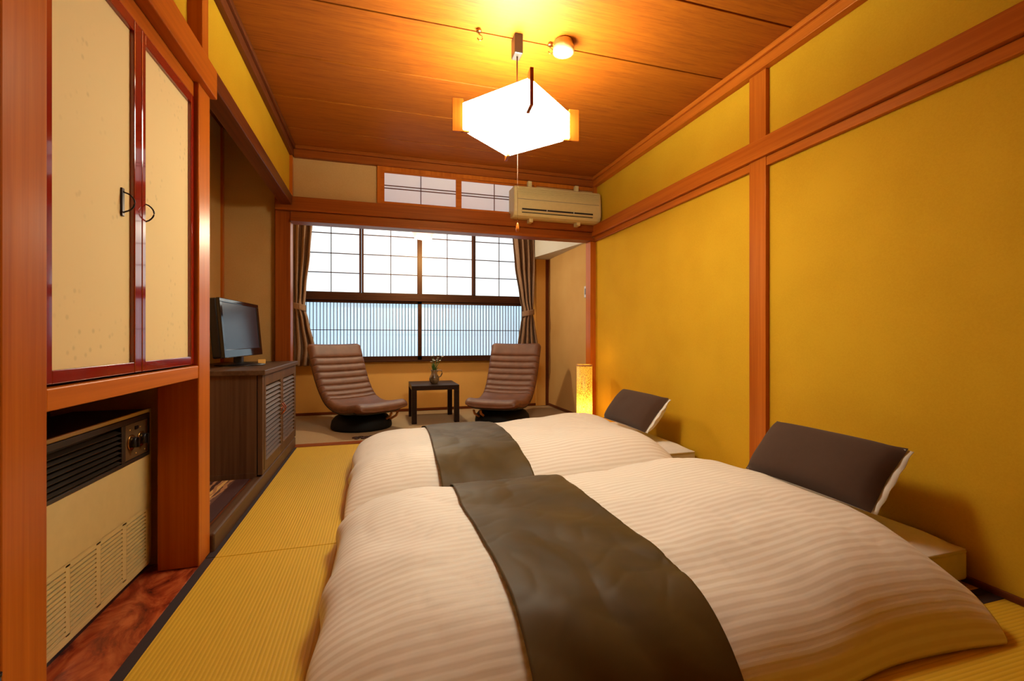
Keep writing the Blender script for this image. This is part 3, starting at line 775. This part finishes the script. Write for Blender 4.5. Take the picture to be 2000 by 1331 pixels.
# ------------------------------------------------------------------ lounge chairs
def make_chair(loc, rz, label, flip=1):
    c = thing('lounge_chair', label, 'chair', loc, rz, 'brown leather swivel lounge chairs')
    prof = [(-.545, .800), (-.500, .70), (-.445, .58), (-.385, .46), (-.310, .345), (-.215, .25), (-.10, .195), (.02, .175), (.14, .180), (.26, .198), (.345, .212), (.385, .200)]
    prof = [(p[0]*1.0, p[1]) for p in prof]
    tb = []
    for i in range(len(prof)-1):
        p0 = prof[max(i-1, 0)]; p1 = prof[i]; p2 = prof[i+1]; p3 = prof[min(i+2, len(prof)-1)]
        for k in range(10):
            t = k/10
            tb.append(tuple(.5*((2*p1[j])+(-p0[j]+p2[j])*t+(2*p0[j]-5*p1[j]+4*p2[j]-p3[j])*t*t+(-p0[j]+3*p1[j]-3*p2[j]+p3[j])*t**3) for j in (0, 1)))
    tb.append(prof[-1])
    s = [0]
    for a, b in zip(tb, tb[1:]): s.append(s[-1]+math.hypot(a[0]-b[0], a[1]-b[1]))
    Ltot = s[-1]
    def at(d):
        d = max(0, min(Ltot, d))
        for i in range(len(s)-1):
            if s[i+1] >= d:
                k = (d-s[i])/max(1e-6, s[i+1]-s[i]); q = [tb[i][j]+(tb[i+1][j]-tb[i][j])*k for j in (0, 1)]
                tx, tz = tb[i+1][0]-tb[i][0], tb[i+1][1]-tb[i][1]; l = math.hypot(tx, tz)
                return q[0], q[1], -tz/l*-1, tx/l   # placeholder normal fixed below
        return tb[-1][0], tb[-1][1], 0, 1
    seams = [.165, .245, .322, .400, .480, .556, .625, .690]
    ribs = []
    W_ = .285
    def top(d, u):
        q = at(d); a = at(d-.004); b = at(d+.004)
        tx, tz = b[0]-a[0], b[1]-a[1]; l = math.hypot(tx, tz) or 1; nx, nz = -tz/l, tx/l
        if nz < 0 and nx < 0: nx, nz = -nx, -nz
        th = .055
        w = min([abs(d-k) for k in seams]+[.05])
        dep = .011*math.exp(-(w/.006)**2)
        puff = .005*(1-math.exp(-(w/.02)**2))
        ed = max(0, abs(u)-.78)/.22
        h = (th+puff-dep)*math.sqrt(max(0, 1-ed**2.2))
        endf = min(1, d/.035, (Ltot-d)/.055)
        h *= max(0, endf)**.5
        wide = W_*(1+.03*math.cos(d*3))*(1-.10*(1-min(1, d/.05))**2)*(1-.12*(1-min(1, (Ltot-d)/.07))**2)
        curl = .022*abs(u)**3      # sides curl up slightly
        off = h-.0+curl
        return (u*wide, q[0]+nx*off, q[1]+nz*off), (u*wide, q[0]+nx*(curl-.030*math.sqrt(max(0, 1-ed**2))*max(0, endf)**.5), q[1]+nz*(curl-.030*math.sqrt(max(0, 1-ed**2))*max(0, endf)**.5))
    # split into one cushion shell; cross sections closed loops
    N = 220; P = []
    U = [math.sin(PI/2*k/14) for k in range(-14, 15)]
    for i in range(N+1):
        d = Ltot*i/N
        up = [top(d, u)[0] for u in U]; dn = [top(d, u)[1] for u in reversed(U)]
        P.append(up+dn)
    b = MB(); b.grid(P, closed=True)
    bmesh.ops.contextual_create  # noqa
    vs = b.bm.verts; b.bm.verts.ensure_lookup_table(); m = len(P[0])
    for base in (0, N*m):
        try: b.bm.faces.new([vs[base+k] for k in range(m)])
        except ValueError: pass
    sh = b.build('cushion', 'leather', c, local=True, recalc=True)
    for k in seams:
        pts = []
        for j in range(-13, 14):
            u = math.sin(PI/2*j/14)
            p = top(k, u)[0]; q = top(k, u)[1]
            v = Vector(p)-Vector(q); 
            pts.append(Vector(p)+v.normalized()*.0003)
        MB().tube(pts, .0026, 5).build('seam', 'seam', sh, local=True)
    # dark back shell
    Q = []
    for i in range(0, 61):
        d = Ltot*(.03+.90*i/60); r = []
        for u in (-.96, -.7, -.3, 0, .3, .7, .96):
            p = top(d, u)[1]; q = top(d, u)[0]; v = (Vector(p)-Vector(q)).normalized(); r.append(Vector(p)+v*.012)
        Q.append(r)
    o = MB().grid(Q).build('back_shell', 'black', c, local=True); o.modifiers.new('thick', 'SOLIDIFY').thickness = .014
    # swivel base
    MB().lathe([(0, 0), (.27, 0), (.285, .012), (.285, .03), (.275, .08), (.245, .115), (.18, .15), (.0, .15)], (0, 0, 0), 44).build('swivel_base', 'matt_black', c, local=True)
    for sx in (-.20*flip, -.13*flip):
        MB().tube([(sx, .30, .155), (sx, .28, .12), (sx*.9, .22, .085), (sx*.8, .14, .065), (sx*.5, .02, .075)], .012, 8).build('support_bar', 'light_wood', c, local=True, label='pale bent wood support bar')
    return c
# local +y is the front of the chair
def rz_for(fx, fy): return math.atan2(fy, fx)-PI/2
make_chair((-.16, 4.66, -.004), rz_for(.56, -.83), 'brown ribbed leather lounge chair left of the small black table')
make_chair((1.235, 4.56, -.004), rz_for(-.55, -.835), 'brown ribbed leather lounge chair right of the small black table', -1)

# ------------------------------------------------------------------ small table, vase with flowers
tb_ = thing('side_table', 'small square black table between the two leather chairs', 'table', (.56, 4.92, 0))
TX0, TX1, TY0, TY1 = .318, .80, 4.66, 5.18
box(TX0, TX1, TY0, TY1, .335, .382, bev=.002).build('tabletop', 'blackwood', tb_)
for x in (TX0, TX1-.05):
    for y in (TY0, TY1-.05): box(x, x+.05, y, y+.05, -.004, .335, bev=.001).build('leg', 'blackwood', tb_)
vx, vy = .565, 4.86
vs_ = thing('flower_jug', 'small brown glazed jug with handle on the black table', 'jug', (vx, vy, .382))
MB().lathe([(0, 0), (.030, 0), (.036, .006), (.050, .03), (.054, .05), (.046, .078), (.032, .10), (.030, .125), (.037, .145), (.033, .145), (.026, .125), (.026, .10), (.0, .08)], (vx, vy, .382), 28).build('body', 'pot', vs_)
MB().tube([(vx+.030, vy, .508), (vx+.05, vy, .525), (vx+.078, vy, .518), (vx+.084, vy, .49), (vx+.07, vy, .46), (vx+.046, vy, .447)], .0065, 8).build('handle', 'pot', vs_)
fb = thing('flower_bunch', 'bunch of small white flowers with green leaves in the jug', 'flowers', (vx, vy, .47))
for k in range(13):
    a = random.uniform(0, 2*PI); sp = random.uniform(.02, .085); hgt = random.uniform(.60, .69)
    tip = (vx+sp*math.cos(a)+(.02 if k % 3 else -.01), vy+sp*math.sin(a)*.7, hgt)
    MB().tube([(vx+.008*math.cos(a), vy+.008*math.sin(a), .48), (vx+.3*sp*math.cos(a), vy+.3*sp*math.sin(a), .55), tip], .0016, 5).build('stem', 'green', fb)
    f = MB()
    for q in range(5):
        b_ = 2*PI*q/5
        f.lathe([(0, -.003), (.0075, 0), (0, .004)], (tip[0]+.006*math.cos(b_), tip[1]+.006*math.sin(b_), tip[2]), 6)
    f.build('blossom', 'petal', fb)
for k in range(26):
    a = random.uniform(0, 2*PI); l = random.uniform(.06, .12); sp = random.uniform(.01, .045)
    P = []
    for i in range(6):
        t = i/5; wd = .007*math.sin(PI*min(1, t*.9+.08))
        cx = vx+.01*math.cos(a)+sp*math.cos(a)*t**1.3; cy = vy+.01*math.sin(a)+sp*math.sin(a)*t**1.3; cz = .500+l*t-.02*t*t
        P.append([(cx-wd*math.sin(a), cy+wd*math.cos(a), cz), (cx, cy, cz+.002), (cx+wd*math.sin(a), cy-wd*math.cos(a), cz)])
    MB().grid(P).build('leaf', 'green', fb)

# ------------------------------------------------------------------ fibre floor lamp
flp = thing('floor_lamp', 'glowing cylindrical fibre floor lamp beside the corner post', 'lamp', (1.79, 3.76, 0))
MB().lathe([(0, 0), (.068, 0), (.068, .012), (0, .012)], (1.79, 3.76, .001), 32).build('base', 'black', flp)
MB().lathe([(.0705, .012), (.0705, .625), (.0665, .625), (.0665, .012), (.0705, .012)], (1.79, 3.76, 0), 48, cap=False).build('shade', 'fibre', flp)
MB().lathe([(.0715, .613), (.0715, .627), (.066, .627)], (1.79, 3.76, 0), 48, cap=False).build('rim', 'light_wood', flp)
MB().lathe([(0, .2), (.02, .205), (.03, .235), (.02, .268), (0, .275)], (1.79, 3.76, 0), 20).build('bulb', 'globe', flp)
def point(name, loc, power, col, r):
    d = bpy.data.lights.new(name, 'POINT'); d.energy = power; d.color = col; d.shadow_soft_size = r
    o = bpy.data.objects.new(name, d); COL.objects.link(o); o.location = loc; return o
point('lamp_glow', (1.79, 3.76, .645), .8, (1, .6, .2), .05)

# ------------------------------------------------------------------ pendant lamp
PX, PY = .675, 2.205
pl = thing('pendant_lamp', 'square paper pendant lamp with wooden corner strips hanging from the ceiling', 'lamp', (PX, PY, 1.89))
ang = math.atan2(1.899-PY, .645-PX)  # direction to the near corner
R_ = .305
cor = [(PX+R_*math.cos(ang+k*PI/2), PY+R_*math.sin(ang+k*PI/2)) for k in range(4)]
ZB, ZT = 1.905, 2.035
for k in range(4):
    a, b = Vector(cor[k]+(0,)), Vector(cor[(k+1) % 4]+(0,))
    c0 = Vector((PX, PY, 0))
    a = c0+(a-c0)*.93; b = c0+(b-c0)*.93
    ai = c0+(a-c0)*.985; bi = c0+(b-c0)*.985
    MB().prism([(a.x, a.y), (b.x, b.y), (bi.x, bi.y), (ai.x, ai.y)], ZB, ZT).build('paper_panel', 'shade', pl)
MB().prism([(PX+(x-PX)*.90, PY+(y-PY)*.90) for x, y in cor], ZB+.012, ZB+.015).build('bottom_diffuser', 'shade', pl)
for k, (x, y) in enumerate(cor):
    d = Vector((x-PX, y-PY, 0)).normalized(); n = Vector((-d.y, d.x, 0))
    m = Matrix(((d.x, n.x, 0, PX), (d.y, n.y, 0, PY), (0, 0, 1, 0), (0, 0, 0, 1)))
    MB().box(R_*.90, R_+.022, -.008, .008, ZB-.012, ZT+.022, bev=.001, mtx=m).box(R_*.80, R_*.93, -.008, .008, ZB-.012, ZB-.004, bev=.001, mtx=m).build('corner_strip', 'wood_z', pl)
MB().tube([(PX, PY, ZB+.04), (PX, PY, 2.30)], .004, 8).build('cord', 'dwood_z', pl)
box(PX-.022, PX+.022, PY-.035, PY+.035, 2.30, 2.40, bev=.006).build('ceiling_holder', 'heater_dark', pl)
MB().lathe([(0, -.02), (.055, -.02), (.055, .02), (0, .02)], (PX, PY, ZB+.06), 24).build('lamp_holder', 'white_plastic', pl)
MB().tube([(PX+.002, PY, ZB), (PX+.002, PY, 1.455)], .0008, 6).build('pull_cord', 'cord_white', pl)
MB().lathe([(0, 0), (.007, .002), (.009, .018), (.005, .042), (0, .05)], (PX+.002, PY, 1.408), 12).build('pull_knob', plain('amber_knob', srgb(220, 120, 40), .3), pl)
point('bulb_light', (PX, PY, ZB+.095), BULB_POWER, LAMP_COL, .06)

# ceiling spot and hooks
sp_ = thing('ceiling_spotlight', 'small round spotlight on the ceiling beside the pendant', 'light', (.913, 2.165, 2.33))
MB().lathe([(.048, 0), (.054, .004), (.054, .032), (.047, .036), (.047, .060), (0, .060)], (.913, 2.165, 2.335), 32, cap=False).build('housing', 'plastic', sp_)
MB().lathe([(0, -.006), (.03, -.004), (.047, .002), (.047, .006), (0, .006)], (.913, 2.165, 2.335), 32).build('lens', 'led', sp_)
for x, lab in ((.486, 'small brass hook on the ceiling left of the pendant lamp'), (.862, 'small brass hook beside the round ceiling spotlight')):
    h = thing('ceiling_hook', lab, 'hook', (x-.01, 2.20, 2.34), 0, 'ceiling hooks')
    MB().lathe([(0, 0), (.013, 0), (.013, .008), (.008, .014), (0, .014)], (x-.01, 2.2, 2.386), 16).build('plate', 'gold', h)
    MB().tube([(x-.01, 2.2, 2.388), (x-.01, 2.2, 2.375), (x+.004, 2.2, 2.368), (x+.008, 2.2, 2.355), (x, 2.2, 2.346), (x-.012, 2.2, 2.346), (x-.018, 2.2, 2.355)], .0028, 7).build('hook', 'gold', h)

# ------------------------------------------------------------------ air conditioner
ac = thing('air_conditioner', 'cream wall air conditioner above the veranda opening', 'air conditioner', (1.565, 3.88, 1.95))
AX0, AX1, AY0 = 1.14, 1.985, 3.80
prof = [(3.975, 1.945), (3.86, 1.940), (3.822, 1.952), (3.806, 1.985), (3.800, 2.03), (3.803, 2.12), (3.815, 2.205), (3.828, 2.215), (3.975, 2.218)]
P = [[(x, y, z) for y, z in prof] for x in (AX0, AX0+.001, AX0+.42, AX1-.002, AX1)]
b = MB()
t = bmesh.new()
rows = []
for x, s in ((AX0, .94), (AX0+.008, .985), (AX0+.02, 1), (AX1-.02, 1), (AX1-.008, .985), (AX1, .94)):
    rows.append([t.verts.new((x, 3.975+(y-3.975)*s, 2.08+(z-2.08)*s)) for y, z in prof])
for r0, r1 in zip(rows, rows[1:]):
    for k in range(len(prof)-1): t.faces.new((r0[k], r1[k], r1[k+1], r0[k+1])).smooth = False
t.faces.new(rows[0]); t.faces.new(rows[-1][::-1]); b._merge(t); b.build('case', 'plastic', ac, recalc=True)
gp = MB(); 
for k in range(9): gp.box(AX0+.03, AX1-.03, 3.8005-.001, 3.806, 2.105+k*.0105, 2.109+k*.0105)
gp.build('front_grille', 'plastic', ac)
box(AX0+.03, AX1-.03, 3.7985, 3.802, 2.092, 2.095).build('panel_seam', 'dimple', ac)
box(AX0+.07, AX1-.09, 3.799, 3.82, 2.000, 2.013).build('outlet_slot', 'gap', ac)
box(AX0+.07, AX1-.09, 3.803, 3.83, 1.975, 1.980).build('outlet_slot', 'gap', ac)
MB().box(AX0+.065, AX1-.085, 3.796, 3.812, 1.984, 1.998, bev=.002).build('outlet_flap', 'plastic', ac)
for x in (AX0+.30, AX0+.56): box(x, x+.006, 3.797, 3.802, 2.0, 2.013).build('flap_clip', 'white_plastic', ac)
for x in (1.315, 1.778):
    MB().box(x-.018, x+.018, 3.895, 3.935, 2.20, 2.292, bev=.003).box(x-.006, x+.006, 3.892, 3.897, 2.255, 2.275).build('mounting_clip', 'plastic', ac)
    MB().box(x-.018, x+.018, 3.86, 3.93, 1.910, 1.955, bev=.003).box(x-.006, x+.006, 3.857, 3.862, 1.918, 1.932).build('mounting_clip', 'plastic', ac)

# ------------------------------------------------------------------ curtains
def curtain(side, keys, label, tie_z, folds, y0=5.375):
    """keys: (z, xl, xr)"""
    c = thing('curtain', label, 'curtain', ((keys[-1][1]+keys[-1][2])/2, y0, keys[-1][0]), 0, 'taupe curtains tied back beside the window')
    P = []
    nz, nu = 90, folds*18
    zs = [keys[0][0]+(keys[-1][0]-keys[0][0])*i/nz for i in range(nz+1)]
    for z in zs:
        for a, b in zip(keys, keys[1:]):
            if a[0] >= z >= b[0]-1e-9:
                k = (a[0]-z)/(a[0]-b[0]); k2 = k*k*(3-2*k)*.5+k*.5
                xl = a[1]+(b[1]-a[1])*k2; xr = a[2]+(b[2]-a[2])*k2; break
        wd = xr-xl; r = []
        pinch = math.exp(-((z-tie_z)/.10)**2)
        for j in range(nu+1):
            u = j/nu
            dep = (.034-.018*pinch)*math.sin(u*folds*2*PI+.5*math.sin(z*4+u*3))+.012*pinch*math.sin(PI*u)*-2
            x = xl+wd*u+.006*math.sin(u*folds*4*PI+z*3)*(1-pinch)
            r.append((x, y0+dep-.035*math.sin(PI*u)*pinch, z))
        P.append(r)
    cl = MB().grid(P).build('cloth', 'curtain', c); cl.modifiers.new('thick', 'SOLIDIFY').thickness = .002
    kz = [k for k in keys if abs(k[0]-tie_z) < .02][0]
    cx = (kz[1]+kz[2])/2; hw = (kz[2]-kz[1])/2+.006
    Q = []
    for zz in (-.034, -.02, 0, .02, .034):
        Q.append([(cx+hw*math.cos(a), y0-.012+.052*math.sin(a), tie_z+zz+.015*math.cos(a)*side) for a in [2*PI*k/24 for k in range(24)]])
    t = MB().grid(Q, closed=True).build('tieback', 'curtain', c); t.modifiers.new('thick', 'SOLIDIFY').thickness = .005
    return c
curtain(-1, [(2.28, -.885, -.685), (1.77, -.885, -.715), (1.43, -.885, -.755), (1.205, -.88, -.772), (1.05, -.885, -.735), (.76, -.885, -.675), (.56, -.885, -.700)],
        'taupe pleated curtain tied back at the left of the window', 1.205, 3)
curtain(1, [(2.28, 1.575, 1.86), (1.76, 1.625, 1.875), (1.38, 1.680, 1.865), (1.177, 1.718, 1.852), (1.05, 1.695, 1.875), (.77, 1.655, 1.912), (.57, 1.655, 1.925)],
        'taupe pleated curtain tied back at the right of the window', 1.177, 4)

# veranda pendant with glass shade
vp = thing('glass_pendant', 'small glass shaded lamp hanging in front of the window', 'lamp', (.455, 4.9, 1.91))
MB().lathe([(.03, .25), (.045, .23), (.095, .15), (.118, .08), (.108, .04), (.090, .020)], (.455, 4.9, 1.91), 28, cap=False).build('glass_shade', 'pinkglass', vp)
MB().lathe([(0, 0), (.03, .006), (.048, .035), (.05, .06), (.035, .10), (.018, .13), (.018, .17), (0, .17)], (.455, 4.9, 1.91), 24).build('bulb', 'globe', vp)
MB().tube([(.455, 4.9, 2.16), (.455, 4.9, 2.5)], .004, 6).lathe([(0, .25), (.032, .25), (.032, .29), (0, .30)], (.455, 4.9, 1.91), 20).build('cord', 'black', vp)

point('veranda_bulb', (.455, 4.9, 1.86), VERANDA_POWER, (1, .84, .56), .05)
# switch on the veranda wall
sw = thing('wall_switch', 'small white wall switch on the veranda wall', 'switch', (2.095, 4.36, 1.31))
box(2.090, 2.10, 4.315, 4.40, 1.295, 1.415, bev=.003).build('plate', 'white_plastic', sw)
box(2.086, 2.091, 4.335, 4.38, 1.325, 1.39, bev=.002).build('rocker', 'dimple', sw)

# floral scroll motif of dark braid on the carpet near the far bed's foot
mo = MB()
for cx, cy, r in ((-.20, 4.15, .028), (-.155, 4.16, .03), (-.11, 4.15, .028), (-.065, 4.165, .03), (-.185, 4.11, .02), (-.13, 4.11, .022), (-.08, 4.115, .02)):
    mo.tube([(cx+r*(1-.06*k)*math.cos(k*.6), cy+r*(1-.06*k)*math.sin(k*.6), .003) for k in range(14)], .005, 6)
tag(recenter(mo.build('braid_motif', 'seam')), 'dark scrolled braid motif lying on the beige veranda carpet', 'motif')
